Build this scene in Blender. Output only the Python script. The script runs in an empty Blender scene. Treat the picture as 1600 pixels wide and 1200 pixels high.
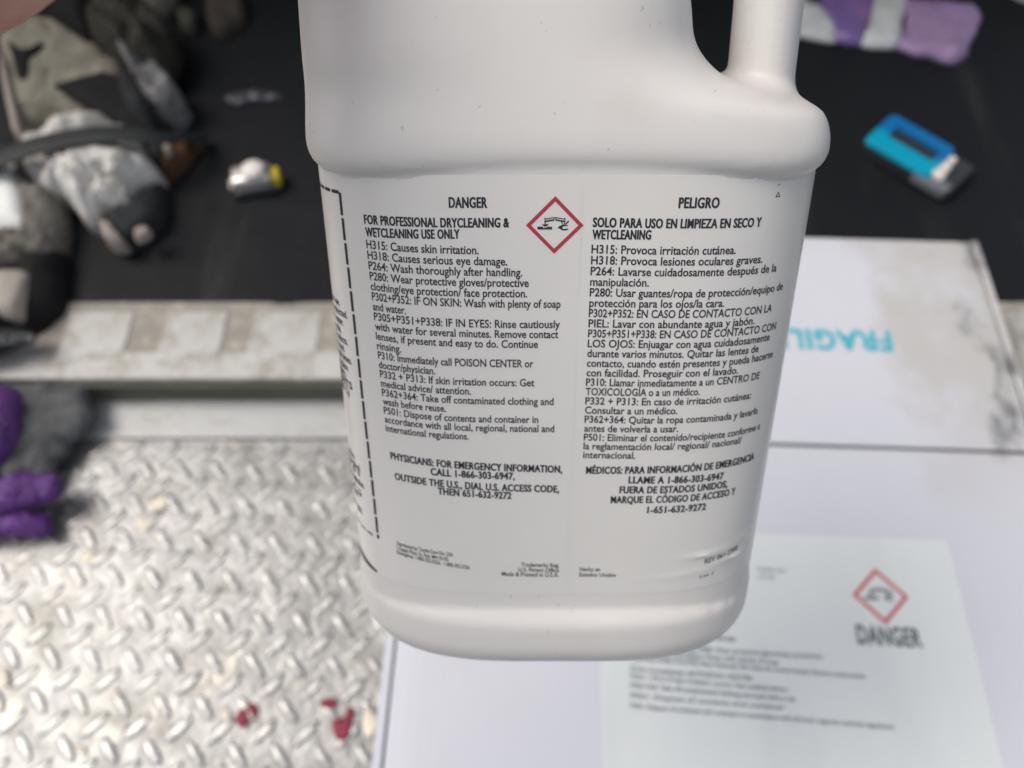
import bpy, bmesh, math, random
import numpy as np
from mathutils import Vector, Matrix, noise
random.seed(7); rng = np.random.default_rng(7)
C = bpy.context.scene.collection
scene = bpy.context.scene

# ------------------------------------------------------------------ camera
CAM_H = 0.70; PITCH = math.radians(61)
cam_d = bpy.data.cameras.new('camera'); cam = bpy.data.objects.new('camera', cam_d); C.objects.link(cam)
cam.location = (0, 0, CAM_H); cam.rotation_euler = (math.radians(90) - PITCH, 0, 0)
cam_d.sensor_width = 36; cam_d.lens = 27.0; cam_d.clip_start = 0.01; cam_d.clip_end = 200
cam_d.dof.use_dof = True; cam_d.dof.focus_distance = 0.203; cam_d.dof.aperture_fstop = 27.0 / 3.1
scene.camera = cam
# ------------------------------------------------------------------ light
SUN_EL, SUN_AZ = math.radians(56), math.radians(-80)      # azimuth measured from +y towards +x
world = bpy.data.worlds.new('World'); scene.world = world; world.use_nodes = True
wn = world.node_tree; bg = wn.nodes['Background']; sky = wn.nodes.new('ShaderNodeTexSky')
sky.sky_type = 'NISHITA'; sky.sun_disc = False; sky.sun_elevation = SUN_EL; sky.sun_rotation = SUN_AZ
sky.air_density = 1.0; sky.dust_density = 4.0; sky.ozone_density = 1.0
hs = wn.nodes.new('ShaderNodeHueSaturation'); hs.inputs['Saturation'].default_value = .38   # a veiled, whitish sky
wn.links.new(sky.outputs[0], hs.inputs['Color']); wn.links.new(hs.outputs[0], bg.inputs[0]); bg.inputs[1].default_value = 0.145
sun_d = bpy.data.lights.new('sun', 'SUN'); sun_d.energy = 1.25; sun_d.angle = math.radians(28); sun_d.color = (1, .92, .82)
sun = bpy.data.objects.new('sun', sun_d); C.objects.link(sun)
to_sun = Vector((math.sin(SUN_AZ) * math.cos(SUN_EL), math.cos(SUN_AZ) * math.cos(SUN_EL), math.sin(SUN_EL)))
sun.rotation_euler = to_sun.to_track_quat('Z', 'Y').to_euler(); sun.location = (0, 0, 3)
scene.view_settings.view_transform = 'Standard'; scene.view_settings.look = 'None'
scene.view_settings.exposure = 0.12; scene.view_settings.gamma = 1.0

# ------------------------------------------------------------------ helpers
cr, cd, cf = Vector((1, 0, 0)), Vector((0, -math.sin(PITCH), -math.cos(PITCH))), Vector((0, math.cos(PITCH), -math.sin(PITCH)))
def at(px, py, z=0.0):
    """point of the horizontal plane z seen at a place of the photograph"""
    d = cr * ((px - 800) / 1200) + cd * ((py - 600) / 1200) + cf
    return Vector((0, 0, CAM_H)) + d * ((z - CAM_H) / d.z)

def tag(o, label=None, cat=None, group=None, kind=None):
    if label: o['label'] = label
    if cat: o['category'] = cat
    if group: o['group'] = group
    if kind: o['kind'] = kind
    return o
def empty(name, loc=(0, 0, 0)):
    o = bpy.data.objects.new(name, None); C.objects.link(o); o.location = loc; o.empty_display_size = .02
    return o
def link(name, me, mat=None, parent=None, smooth=False):
    o = bpy.data.objects.new(name, me); C.objects.link(o)
    if mat is not None and not me.materials: me.materials.append(mat)
    if smooth: me.shade_smooth()
    if parent is not None:
        o.parent = parent
        m = Matrix.Identity(4); p = parent
        while p is not None: m = p.matrix_basis @ m; p = p.parent
        o.matrix_parent_inverse = m.inverted()
    return o
def mesh(name, v, f, mat=None, parent=None, smooth=False):
    me = bpy.data.meshes.new(name); me.from_pydata([tuple(map(float, p)) for p in v], [], [tuple(map(int, q)) for q in f]); me.update()
    return link(name, me, mat, parent, smooth)
def from_bm(name, bm, mat=None, parent=None, smooth=False):
    me = bpy.data.meshes.new(name); bm.to_mesh(me); bm.free()
    return link(name, me, mat, parent, smooth)
def box_bm(bm, lo, hi, bevel=0.0, seg=2, M=None):
    r = bmesh.ops.create_cube(bm, size=1.0); vs = r['verts']
    for v in vs: v.co = Vector([lo[i] + (v.co[i] + .5) * (hi[i] - lo[i]) for i in range(3)])
    if bevel:
        es = list({e for v in vs for e in v.link_edges})
        b = bmesh.ops.bevel(bm, geom=es, offset=bevel, segments=seg, affect='EDGES', profile=.5)
        vs = list({v for f in b['faces'] for v in f.verts} | {v for v in vs if v.is_valid})
    if M is not None:
        for v in vs: v.co = M @ v.co
    return vs
def box(name, lo, hi, mat, parent=None, bevel=0.0, seg=2, M=None, smooth=False):
    bm = bmesh.new(); box_bm(bm, lo, hi, bevel, seg, M); return from_bm(name, bm, mat, parent, smooth)
def crom(P, n=6, closed=True):
    P = [Vector(p) for p in P]; out = []; m = len(P)
    for i in range(m if closed else m - 1):
        a, b, c, d = (P[(i + k) % m] if closed else P[min(max(i + k, 0), m - 1)] for k in (-1, 0, 1, 2))
        for j in range(n):
            t = j / n
            out.append(.5 * ((2 * b) + (c - a) * t + (2 * a - 5 * b + 4 * c - d) * t * t + (3 * b - a - 3 * c + d) * t ** 3))
    if not closed: out.append(P[-1])
    return out
def inside(x, y, poly):
    c = False; j = len(poly) - 1
    for i in range(len(poly)):
        xi, yi = poly[i][0], poly[i][1]; xj, yj = poly[j][0], poly[j][1]
        if (yi > y) != (yj > y) and x < (xj - xi) * (y - yi) / (yj - yi) + xi: c = not c
        j = i
    return c
def pillow(name, pts, z0, H, mat, parent=None, wr=0.006, wf=40., K=16, pw=5.0, seed=0, sharp=False, px=True, tilt=(0, 0), n=7):
    """puffy crumpled body over an outline; H is its height, wr/wf the size and density of its creases"""
    P = [at(p[0], p[1], z0) if px else Vector((p[0], p[1], z0)) for p in pts]
    if not sharp: P = crom(P, n)
    else:
        Q = []
        for i in range(len(P)):
            for j in range(6): Q.append(P[i].lerp(P[(i + 1) % len(P)], j / 6))
        P = Q
    c = sum(P, Vector()) / len(P); N = len(P); v = []; f = []
    if not sharp: P = [p + (p - c) * (.09 * noise.noise(Vector((p.x * 45, p.y * 45, seed * 1.7)))) for p in P]
    def top(p, t):
        h = H * max(0, 1 - t ** pw) ** .6
        q = Vector((p.x * wf + seed * 7.1, p.y * wf * .6, seed * 3.3))
        w = (abs(noise.noise(q)) * 2.6 - .5 + .9 * abs(noise.noise(q * 2.3)) + .5 * abs(noise.noise(q * 4.9)) + noise.noise(q * .4)) * wr
        return h + w * min(1, (1 - t) * 5) + tilt[0] * (p.x - c.x) + tilt[1] * (p.y - c.y)
    v.append((c.x, c.y, z0 + top(c, 0)))
    for k in range(1, K + 1):
        t = k / K
        for p in P:
            q = c + (p - c) * t; v.append((q.x, q.y, z0 + top(q, t) + .0008))
    for i in range(N): f.append((0, 1 + i, 1 + (i + 1) % N))
    for k in range(K - 1):
        for i in range(N):
            a = 1 + k * N; b = a + N; j = (i + 1) % N
            f.append((a + i, b + i, b + j, a + j))
    base = 1 + (K - 1) * N; o = len(v)
    for p in P: q = c + (p - c) * .97; v.append((q.x, q.y, z0))
    for i in range(N): j = (i + 1) % N; f.append((base + i, o + i, o + j, base + j))
    f.append(tuple(o + i for i in reversed(range(N))))
    return mesh(name, v, f, mat, parent, smooth=True)
def tube_ring(path, prof, up=None):
    """sweep a 2-D profile (side, up) along a path; prof may be a function of t"""
    v = []; f = []; n = len(path)
    for i, p in enumerate(path):
        a = path[max(i - 1, 0)]; b = path[min(i + 1, n - 1)]; t = (b - a).normalized()
        u = up or Vector((0, 0, 1)); s = t.cross(u).normalized(); w = s.cross(t)
        pr = prof(i / (n - 1)) if callable(prof) else prof
        for x, y in pr: v.append(p + s * x + w * y)
    m = len(pr)
    for i in range(n - 1):
        for j in range(m): k = (j + 1) % m; f.append((i * m + j, i * m + k, (i + 1) * m + k, (i + 1) * m + j))
    f.append(tuple(reversed(range(m)))); f.append(tuple((n - 1) * m + j for j in range(m)))
    return v, f
def round_prof(w, h, n=12, e=.6):
    return [(w * math.copysign(abs(math.cos(a)) ** e, math.cos(a)), h * math.copysign(abs(math.sin(a)) ** e, math.sin(a))) for a in [2 * math.pi * k / n for k in range(n)]]

def crease(o, a=.6):
    o.data.shade_smooth(); o.data.set_sharp_from_angle(angle=a); return o
# ---- surface nets on a signed distance field
def nets(fn, lo, hi, h, blur=None):
    lo = np.array(lo, float); n = np.ceil((np.array(hi) - lo) / h).astype(int) + 1
    ax = [lo[i] + np.arange(n[i]) * h for i in range(3)]
    X, Y, Z = np.meshgrid(*ax, indexing='ij')
    F = fn(X, Y, Z).astype(np.float32)
    if blur is not None: F = blur(F, X, Y, Z, h)
    S = F < 0
    c = np.zeros(tuple(n - 1), int)
    for i in (0, 1):
        for j in (0, 1):
            for k in (0, 1): c += S[i:n[0] - 1 + i, j:n[1] - 1 + j, k:n[2] - 1 + k]
    act = (c > 0) & (c < 8); idx = -np.ones(act.shape, int); I = np.argwhere(act); idx[act] = np.arange(len(I))
    acc = np.zeros((len(I), 3)); cnt = np.zeros(len(I))
    corners = [np.array(q) for q in np.ndindex(2, 2, 2)]
    for a in range(8):
        for b in range(a + 1, 8):
            d = corners[b] - corners[a]
            if d.sum() != 1 or (d < 0).any(): continue
            A = I + corners[a]; B = I + corners[b]
            fa = F[A[:, 0], A[:, 1], A[:, 2]]; fb = F[B[:, 0], B[:, 1], B[:, 2]]
            m = (fa < 0) != (fb < 0); t = np.where(m, fa / np.where(m, fa - fb, 1), 0)
            acc[m] += (corners[a] + d * t[:, None])[m]; cnt[m] += 1
    V = lo + (I + acc / cnt[:, None]) * h
    quads = []
    for axn in range(3):
        o1, o2 = [(1, 2), (2, 0), (0, 1)][axn]
        sl0 = [slice(1, n[i] - 1) for i in range(3)]; sl0[axn] = slice(0, n[axn] - 1); sl1 = list(sl0); sl1[axn] = slice(1, n[axn])
        a = S[tuple(sl0)]; b = S[tuple(sl1)]
        for flip, msk in ((0, a & ~b), (1, b & ~a)):
            P = np.argwhere(msk); base = np.array([1, 1, 1]); base[axn] = 0; P = P + base
            e1 = np.zeros(3, int); e1[o1] = 1; e2 = np.zeros(3, int); e2[o2] = 1
            q = [P - e1 - e2, P - e2, P, P - e1]
            q = np.stack([idx[w[:, 0], w[:, 1], w[:, 2]] for w in q], 1)
            quads.append(q[:, ::-1] if flip else q)
    return V, np.concatenate(quads)
def mesh_np(name, V, Q, mat=None, parent=None, smooth=True):
    me = bpy.data.meshes.new(name); me.vertices.add(len(V)); me.vertices.foreach_set('co', np.asarray(V, np.float32).ravel())
    me.loops.add(Q.size); me.loops.foreach_set('vertex_index', Q.astype(np.int32).ravel())
    me.polygons.add(len(Q)); me.polygons.foreach_set('loop_start', np.arange(len(Q), dtype=np.int32) * Q.shape[1])
    me.update(calc_edges=True); me.validate()
    return link(name, me, mat, parent, smooth)
def smin(a, b, k):
    h = np.clip(.5 + .5 * (b - a) / k, 0, 1); return b + (a - b) * h - k * h * (1 - h)
def capsule(X, Y, Z, a, b, r0, r1=None):
    r1 = r0 if r1 is None else r1
    a = np.array(a, float); d = np.array(b, float) - a; L = (d * d).sum()
    t = np.clip(((X - a[0]) * d[0] + (Y - a[1]) * d[1] + (Z - a[2]) * d[2]) / L, 0, 1)
    return np.sqrt((X - a[0] - t * d[0]) ** 2 + (Y - a[1] - t * d[1]) ** 2 + (Z - a[2] - t * d[2]) ** 2) - (r0 + (r1 - r0) * t)
def bblur(F, r, ax):
    P = np.pad(F, [(r + 1, r) if i == ax else (0, 0) for i in range(3)], mode='edge'); c = np.cumsum(P, axis=ax, dtype=np.float64)
    n = F.shape[ax]; hi = [slice(None)] * 3; lo = [slice(None)] * 3
    hi[ax] = slice(2 * r + 1, 2 * r + 1 + n); lo[ax] = slice(0, n)
    return ((c[tuple(hi)] - c[tuple(lo)]) / (2 * r + 1)).astype(np.float32)

# ------------------------------------------------------------------ materials
class Mt:
    def __init__(s, name, col, rough=.5, metal=0., spec=.5, sss=0., coat=0., trans=0., unit=1.):
        s.m = bpy.data.materials.new(name); s.m.use_nodes = True; s.n = s.m.node_tree.nodes; s.l = s.m.node_tree.links
        s.b = s.n['Principled BSDF']; b = s.b.inputs
        b['Base Color'].default_value = (*col, 1); b['Roughness'].default_value = rough; b['Metallic'].default_value = metal
        b['Specular IOR Level'].default_value = spec; b['Coat Weight'].default_value = coat; b['Transmission Weight'].default_value = trans
        if sss: b['Subsurface Weight'].default_value = sss; b['Subsurface Radius'].default_value = (1, .7, .5); b['Subsurface Scale'].default_value = .004
        s.tc = s.n.new('ShaderNodeTexCoord').outputs['Object']; s.col = None; s.base = col; s.nrm = None
        if unit != 1.: s.tc = s.mp((unit, unit, unit))          # meshes modelled in millimetres
    def mp(s, scale=(1, 1, 1), loc=(0, 0, 0), rot=(0, 0, 0)):
        m = s.n.new('ShaderNodeMapping'); m.inputs['Scale'].default_value = scale; m.inputs['Location'].default_value = loc; m.inputs['Rotation'].default_value = rot
        s.l.new(s.tc, m.inputs[0]); return m.outputs[0]
    def noise(s, scale, detail=4, rough=.5, vec=None, dist=0.):
        t = s.n.new('ShaderNodeTexNoise'); t.inputs['Scale'].default_value = scale; t.inputs['Detail'].default_value = detail
        t.inputs['Roughness'].default_value = rough; t.inputs['Distortion'].default_value = dist; s.l.new(vec or s.tc, t.inputs['Vector']); return t.outputs['Fac']
    def ramp(s, fac, a, b):
        r = s.n.new('ShaderNodeMapRange'); r.inputs[1].default_value = a; r.inputs[2].default_value = b; r.interpolation_type = 'SMOOTHSTEP'
        s.l.new(fac, r.inputs[0]); return r.outputs[0]
    def math(s, op, a, b):
        m = s.n.new('ShaderNodeMath'); m.operation = op; m.use_clamp = op in ('MULTIPLY',)
        for i, x in enumerate((a, b)):
            if isinstance(x, (int, float)): m.inputs[i].default_value = x
            else: s.l.new(x, m.inputs[i])
        return m.outputs[0]
    def xyz(s, k):
        x = s.n.new('ShaderNodeSeparateXYZ'); s.l.new(s.tc, x.inputs[0]); return x.outputs[k]
    def near(s, p, sc):
        """1 at a place on the thing, falling to 0 over sc"""
        a = s.n.new('ShaderNodeVectorMath'); a.operation = 'SUBTRACT'; s.l.new(s.tc, a.inputs[0]); a.inputs[1].default_value = p
        d = s.n.new('ShaderNodeVectorMath'); d.operation = 'DIVIDE'; s.l.new(a.outputs[0], d.inputs[0]); d.inputs[1].default_value = sc
        g = s.n.new('ShaderNodeVectorMath'); g.operation = 'LENGTH'; s.l.new(d.outputs[0], g.inputs[0]); return s.ramp(g.outputs['Value'], 1.0, .2)
    def over(s, fac, col):
        m = s.n.new('ShaderNodeMix'); m.data_type = 'RGBA'
        if isinstance(fac, (int, float)): m.inputs[0].default_value = fac
        else: s.l.new(fac, m.inputs[0])
        if s.col is None: m.inputs[6].default_value = (*s.base, 1)
        else: s.l.new(s.col, m.inputs[6])
        m.inputs[7].default_value = (*col, 1); s.col = m.outputs[2]; s.l.new(s.col, s.b.inputs['Base Color']); return s
    def bump(s, fac, dist, strength=1.):
        b = s.n.new('ShaderNodeBump'); b.inputs['Distance'].default_value = dist; b.inputs['Strength'].default_value = strength
        s.l.new(fac, b.inputs['Height'])
        if s.nrm is not None: s.l.new(s.nrm, b.inputs['Normal'])
        s.nrm = b.outputs[0]; s.l.new(s.nrm, s.b.inputs['Normal']); return s
    def rough(s, fac, a, b):
        r = s.n.new('ShaderNodeMapRange'); r.inputs[3].default_value = a; r.inputs[4].default_value = b; s.l.new(fac, r.inputs[0])
        s.l.new(r.outputs[0], s.b.inputs['Roughness']); return s
def fabric(name, col, dark=.6, rough=.85, sc=40, crumple=0.):
    m = Mt(name, col, rough, spec=.25); n = m.noise(sc, 6); m.over(m.ramp(n, .45, .75), tuple(c * dark for c in col)); m.bump(m.noise(sc * 12, 3), .0004)
    if crumple: m.bump(m.noise(38, 5, .55, None, 1.6), .016 * crumple, 1.); m.bump(m.noise(110, 4, .6, None, .8), .004 * crumple, 1.)
    return m.m

# jug plastic: warm white HDPE with a fine moulded grain
m = Mt('jug_plastic', (.78, .75, .715), .40, sss=.12, unit=.001); m.over(m.ramp(m.noise(28, 5), .5, .85), (.72, .67, .63))
m.over(m.math('MULTIPLY', m.near((.066, -.034, .0002), (.008, .009, .0016)), m.ramp(m.noise(900, 3), .40, .55)), (.10, .085, .08))
m.over(m.math('MULTIPLY', m.ramp(m.noise(420, 2), .725, .76), .5), (.45, .40, .36))
m.bump(m.noise(1500, 2), .00022, .22); m.bump(m.noise(45, 3), .0008, .18); JUG = m.m
m = Mt('label_film', (.81, .785, .745), .27, sss=.08, unit=.001); m.over(m.ramp(m.noise(18, 4), .45, .8), (.77, .74, .70)); m.bump(m.noise(120, 2), .0002, .2); LABEL = m.m
m = Mt('print_black', (.022, .024, .032), .45, unit=.001); m.over(m.ramp(m.noise(900, 2), .5, .75), (.06, .062, .075)); INK = m.m
m = Mt('print_red', (.48, .035, .06), .4, unit=.001); m.over(m.ramp(m.noise(700, 2), .5, .8), (.55, .07, .09)); RED = m.m
m = Mt('jug_cap_plastic', (.6, .6, .6), .4, unit=.001); m.bump(m.noise(300, 2), .0002); CAP = m.m
m = Mt('mould_grime', (.16, .12, .105), .7); m.bump(m.noise(600, 2), .0003); GRIME = m.m

# ------------------------------------------------------------------ the truck: floor, sill, step
m = Mt('rubber_mat', (.0085, .0098, .012), .6, spec=.2)
st = m.noise(1, 5, .6, m.mp((16, 2.2, 1), rot=(0, 0, math.radians(-27)))); m.over(m.ramp(st, .54, .80), (.034, .035, .037))
m.over(m.math('MULTIPLY', m.ramp(m.noise(2.2, 6, .65), .55, .8), .6), (.05, .047, .043)); m.bump(m.noise(260, 4), .0012); m.bump(m.noise(1, 4, .5, m.mp((60, 5, 1), rot=(0, 0, math.radians(-27)))), .001, .5); m.bump(m.noise(9, 3), .01, .4); MAT = m.m
def tread_mat(nm, col, dirt, r0, r1, me):
    m = Mt(nm, col, .4, metal=me, spec=.6); m.over(m.ramp(m.noise(22, 7, .7), .50, .66), dirt); m.over(m.math('MULTIPLY', m.ramp(m.noise(75, 6, .75), .58, .72), .8), (.17, .16, .14))
    m.over(m.ramp(m.noise(14, 6, .7, m.mp((1, 1, 1), (3, 1, 2))), .60, .68), (.42, .395, .34)); m.rough(m.noise(45, 5), r0, r1); m.bump(m.noise(140, 4), .0012); m.bump(m.noise(30, 4), .003, .5); return m.m
TREAD = tread_mat('tread_aluminium', (.285, .283, .277), (.225, .218, .20), .20, .62, .55)
LUG = tread_mat('tread_lug_metal', (.32, .318, .31), (.26, .255, .235), .15, .5, .62)
m = Mt('sill_paint', (.49, .485, .465), .5, metal=.1); m.over(m.ramp(m.noise(24, 7, .75), .44, .64), (.33, .31, .265)); m.over(m.ramp(m.noise(60, 6, .7), .6, .75), (.34, .30, .25))
m.bump(m.noise(90, 4), .001); SILL = m.m
m = Mt('sill_channel', (.29, .27, .235), .7); m.over(m.ramp(m.noise(45, 6, .7), .48, .66), (.46, .42, .35)); m.over(m.ramp(m.noise(80, 6, .7), .58, .72), (.22, .19, .15)); m.bump(m.noise(120, 4), .0015); CHAN = m.m
m = Mt('band_paint', (.42, .425, .42), .42, metal=.15); m.over(m.ramp(m.noise(40, 6, .7, m.mp((.5, 2, 1))), .52, .72), (.30, .285, .25)); m.bump(m.noise(120, 3), .0006); BAND = m.m
m = Mt('lip_gap_shade', (.075, .078, .062), .6); m.over(m.ramp(m.noise(30, 4, .5, m.mp((.3, 1, 1))), .5, .8), (.12, .12, .10)); m.bump(m.noise(200, 3), .0006); LIP = m.m  # dark grey here is the shadow of the gap, put into the lip's colour
m = Mt('asphalt', (.05, .05, .05), .9); m.over(m.ramp(m.noise(40, 6), .5, .7), (.09, .088, .085)); m.bump(m.noise(200, 4), .003); ASPH = m.m
m = Mt('cargo_panel', (.035, .037, .04), .6); m.bump(m.noise(30, 3), .002); PANEL = m.m

def sheet(name, lo, hi, z, nx, ny, mat, dz=0., f=8.):
    v = []; fc = []
    for j in range(ny + 1):
        for i in range(nx + 1):
            x = lo[0] + (hi[0] - lo[0]) * i / nx; y = lo[1] + (hi[1] - lo[1]) * j / ny
            v.append((x, y, z + dz * noise.noise(Vector((x * f, y * f, 0)))))
    for j in range(ny):
        for i in range(nx): a = j * (nx + 1) + i; fc.append((a, a + 1, a + nx + 2, a + nx + 1))
    return mesh(name, v, fc, mat, None, True)
Y_LIP, Y_MAT = .393, .488
ZP = -.04
tag(sheet('ground', (-150, -150), (150, 150), -.62, 30, 30, ASPH), kind='structure')
tag(sheet('truck_bed_floor', (-1.3, Y_MAT), (1.5, 2.2), 0.0, 160, 110, MAT, .0016, 14), kind='structure')
tag(box('truck_bed_frame', (-1.3, .40, -.62 + .3), (1.5, 2.2, -.012), PANEL), kind='structure')
tag(box('cargo_wall', (-1.36, .55, -.3), (-1.3, 1.0, .42), PANEL), kind='structure')
tag(box('cargo_wall', (-1.36, 1.001, -.3), (-1.3, 2.2, .9), PANEL), kind='structure')
tag(box('cargo_front_wall', (-1.36, 2.2, -.3), (1.56, 2.26, .9), PANEL), kind='structure')
tag(box('shade_roof', (-1.36, 1.05, .9), (1.56, 2.26, .94), PANEL), kind='structure')  # unseen roof, added to darken the far end of the bed
# sill with raised pads between dirty channels
sill = tag(box('tailgate_sill', (-1.3, Y_LIP, -.011), (1.5, Y_MAT + .004, .0009), CHAN, None, .002), kind='structure')
box('front_rail', (-1.3, Y_LIP + .001, -.0012), (1.5, Y_LIP + .034, .0018), SILL, sill, .0015)
pad = None
x = at(155, 520, 0).x - 10 * .0685 * 1.0
pitch_p = (at(378, 520, 0).x - at(155, 520, 0).x) / 1.6
xs = at(155, 520, 0).x
step_p = (at(450, 520, 0).x - at(155, 520, 0).x) / 2
for i in range(-6, 14):
    xc = xs + i * step_p
    if pad is None:
        pad = box('pad', (-.034, -.012, -.0008), (.034, .050, .0024), SILL, sill, .0009); pm = pad.data
        pad.parent = sill; pad.location = (xc, Y_LIP + .0345, 0)
    else:
        o = bpy.data.objects.new('pad', pm); C.objects.link(o); o.parent = sill; o.location = (xc + random.uniform(-.003, .003), Y_LIP + .0345, 0); o.scale = (random.uniform(.88, 1.1), 1, random.uniform(.7, 1.1))
lip = tag(box('lip_strip', (-1.3, Y_LIP - .006, -.036), (1.5, Y_LIP - .0005, -.004), LIP, None, .003), kind='structure')  # lip face, its dark colour carries the gap shadow
band = tag(box('step_edge_band', (-1.3, .343, ZP), (1.5, Y_LIP - .002, ZP + .004), BAND, None, .0025, 3), kind='structure')
plate = tag(sheet('bumper_step', (-1.3, -.12), (1.5, .3425), ZP, 200, 34, TREAD, .0012, 16), kind='structure')
tag(box('bumper_body', (-1.3, -.12, -.3), (1.5, .39, ZP - .004), PANEL), kind='structure')
# tread lugs: lens-shaped raised bars in a herringbone
def lug_mesh():
    v = []; f = []; n = 10
    for i in range(n + 1):
        t = -1 + 2 * i / n; w = .0047 * (1 - t * t) ** .7; h = .0019 * (1 - t ** 4) ** .8
        for y, z in ((-1.15, -.0004), (-.85, .55), (-.4, .95), (.4, .95), (.85, .55), (1.15, -.0004)):
            v.append((t * .0160, y * w, (z * h if z > 0 else z)))
    for i in range(n):
        for j in range(5): a = i * 6 + j; f.append((a, a + 1, a + 7, a + 6))
    me = bpy.data.meshes.new('tread_lug'); me.from_pydata(v, [], [tuple(reversed(q)) for q in f]); me.materials.append(LUG); me.shade_smooth(); me.update()
    return me
lm = lug_mesh(); S = .0376; rot = math.radians(-2); cands = []
o0 = at(40, 959, ZP)
for i in range(-30, 40):
    for j in range(-20, 20):
        for k in (0, 1):
            q = Vector(((i + .5 * k) * S, (j + .5 * k) * S)); q.rotate(Matrix.Rotation(rot, 2))
            x, y = o0.x + q.x, o0.y + q.y
            if not (-1.25 < x < .5 and -.1 < y < .335): continue
            d = Vector((x, y, ZP)) - Vector((0, 0, CAM_H)); X = d.dot(cr) / d.dot(cf) * 1200 + 800; Y = d.dot(cd) / d.dot(cf) * 1200 + 600
            vis = -60 < X < 640 and 650 < Y < 1240
            cands.append((0 if vis else 1, abs(X - 300) + abs(Y - 950), x, y, k))
cands.sort(); rest = []
for n_, (vz, _, x, y, k) in enumerate(cands):
    ang = rot + math.radians(-46 if k == 0 else 48)
    if n_ < 290 and vz == 0:
        o = bpy.data.objects.new('tread_lug', lm); C.objects.link(o); o.parent = plate; o.location = (x, y, ZP + .0012 * noise.noise(Vector((x * 16, y * 16, 0)))); o.rotation_euler = (0, 0, ang)
        s_ = random.uniform(.92, 1.05); o.scale = (s_, random.uniform(.9, 1.1), random.uniform(.7, 1.05))
    else: rest.append((x, y, ang))
v = []; f = []
base = np.array([q.co[:] for q in lm.vertices]); fb = [tuple(p.vertices) for p in lm.polygons]
for x, y, a in rest:
    o = len(v); c, s = math.cos(a), math.sin(a)
    v += [(x + c * p[0] - s * p[1], y + s * p[0] + c * p[1], ZP + p[2]) for p in base]; f += [tuple(o + i for i in q) for q in fb]
if v: tag(mesh('tread_lug_field', v, f, LUG, plate, True), kind='stuff')

# ------------------------------------------------------------------ text
def glyphs(s, bold=0., res=3):
    """2-D triangles of a line of text, cap height 1, width returned"""
    cu = bpy.data.curves.new('t', 'FONT'); cu.body = s; cu.size = 1; cu.resolution_u = res; cu.offset = bold; cu.space_character = 1.07 if bold > .017 else 1.
    o = bpy.data.objects.new('t', cu); C.objects.link(o)
    dg = bpy.context.evaluated_depsgraph_get(); me = o.evaluated_get(dg).to_mesh()
    v = np.array([p.co[:2] for p in me.vertices]) if len(me.vertices) else np.zeros((0, 2)); f = [tuple(p.vertices) for p in me.polygons]
    o.evaluated_get(dg).to_mesh_clear(); bpy.data.objects.remove(o); bpy.data.curves.remove(cu)
    x0, x1 = v[:, 0].min(), v[:, 0].max()
    v[:, 0] -= x0
    return v / CAPH, f, (x1 - x0) / CAPH
CAPH = 1.0
_v, _f, _w = glyphs('H'); CAPH = float(_v[:, 1].max())

# ------------------------------------------------------------------ the jug
TH = .428714
JA, JAR, JB, JN, JT = 75.17, 73.2, 49.16, 3.5, 1.08e-4            # panel half-width left / right, half-depth, squareness, taper
JM = Matrix(((1, 0, 0), (0, -math.sin(TH), -math.cos(TH)), (0, math.cos(TH), -math.sin(TH))))   # columns: right, back, up in camera axes
JO = Vector((16.983, -75.728, 244.709))
def j2w(p):
    q = JO + JM @ Vector(p); return Vector((0, 0, CAM_H)) + (cr * q.x + cd * q.y + cf * q.z) * .001
JW = Matrix.Translation(j2w((0, 0, 0))) @ Matrix([[*(cr * JM[0][i] + cd * JM[1][i] + cf * JM[2][i])] for i in range(3)]).transposed().to_4x4() @ Matrix.Scale(.001, 4)
jug = empty('plastic_jug'); jug.matrix_basis = JW
tag(jug, 'white plastic jug with bilingual hazard label, held up by its neck over the box', 'jug')
def jlink(name, me, mat, parent=None, smooth=True):
    o = bpy.data.objects.new(name, me); C.objects.link(o); me.materials.append(mat)
    if smooth: me.shade_smooth()
    o.parent = parent or jug; return o
def sect(x, y, al, ar, b, n):
    a = np.where(x < 0, al, ar); G = (np.abs(x / a) ** n + np.abs(y / b) ** n) ** (1 / n); G = np.maximum(G, 1e-4)
    return np.hypot(x, y) * (1 - 1 / G)
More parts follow.
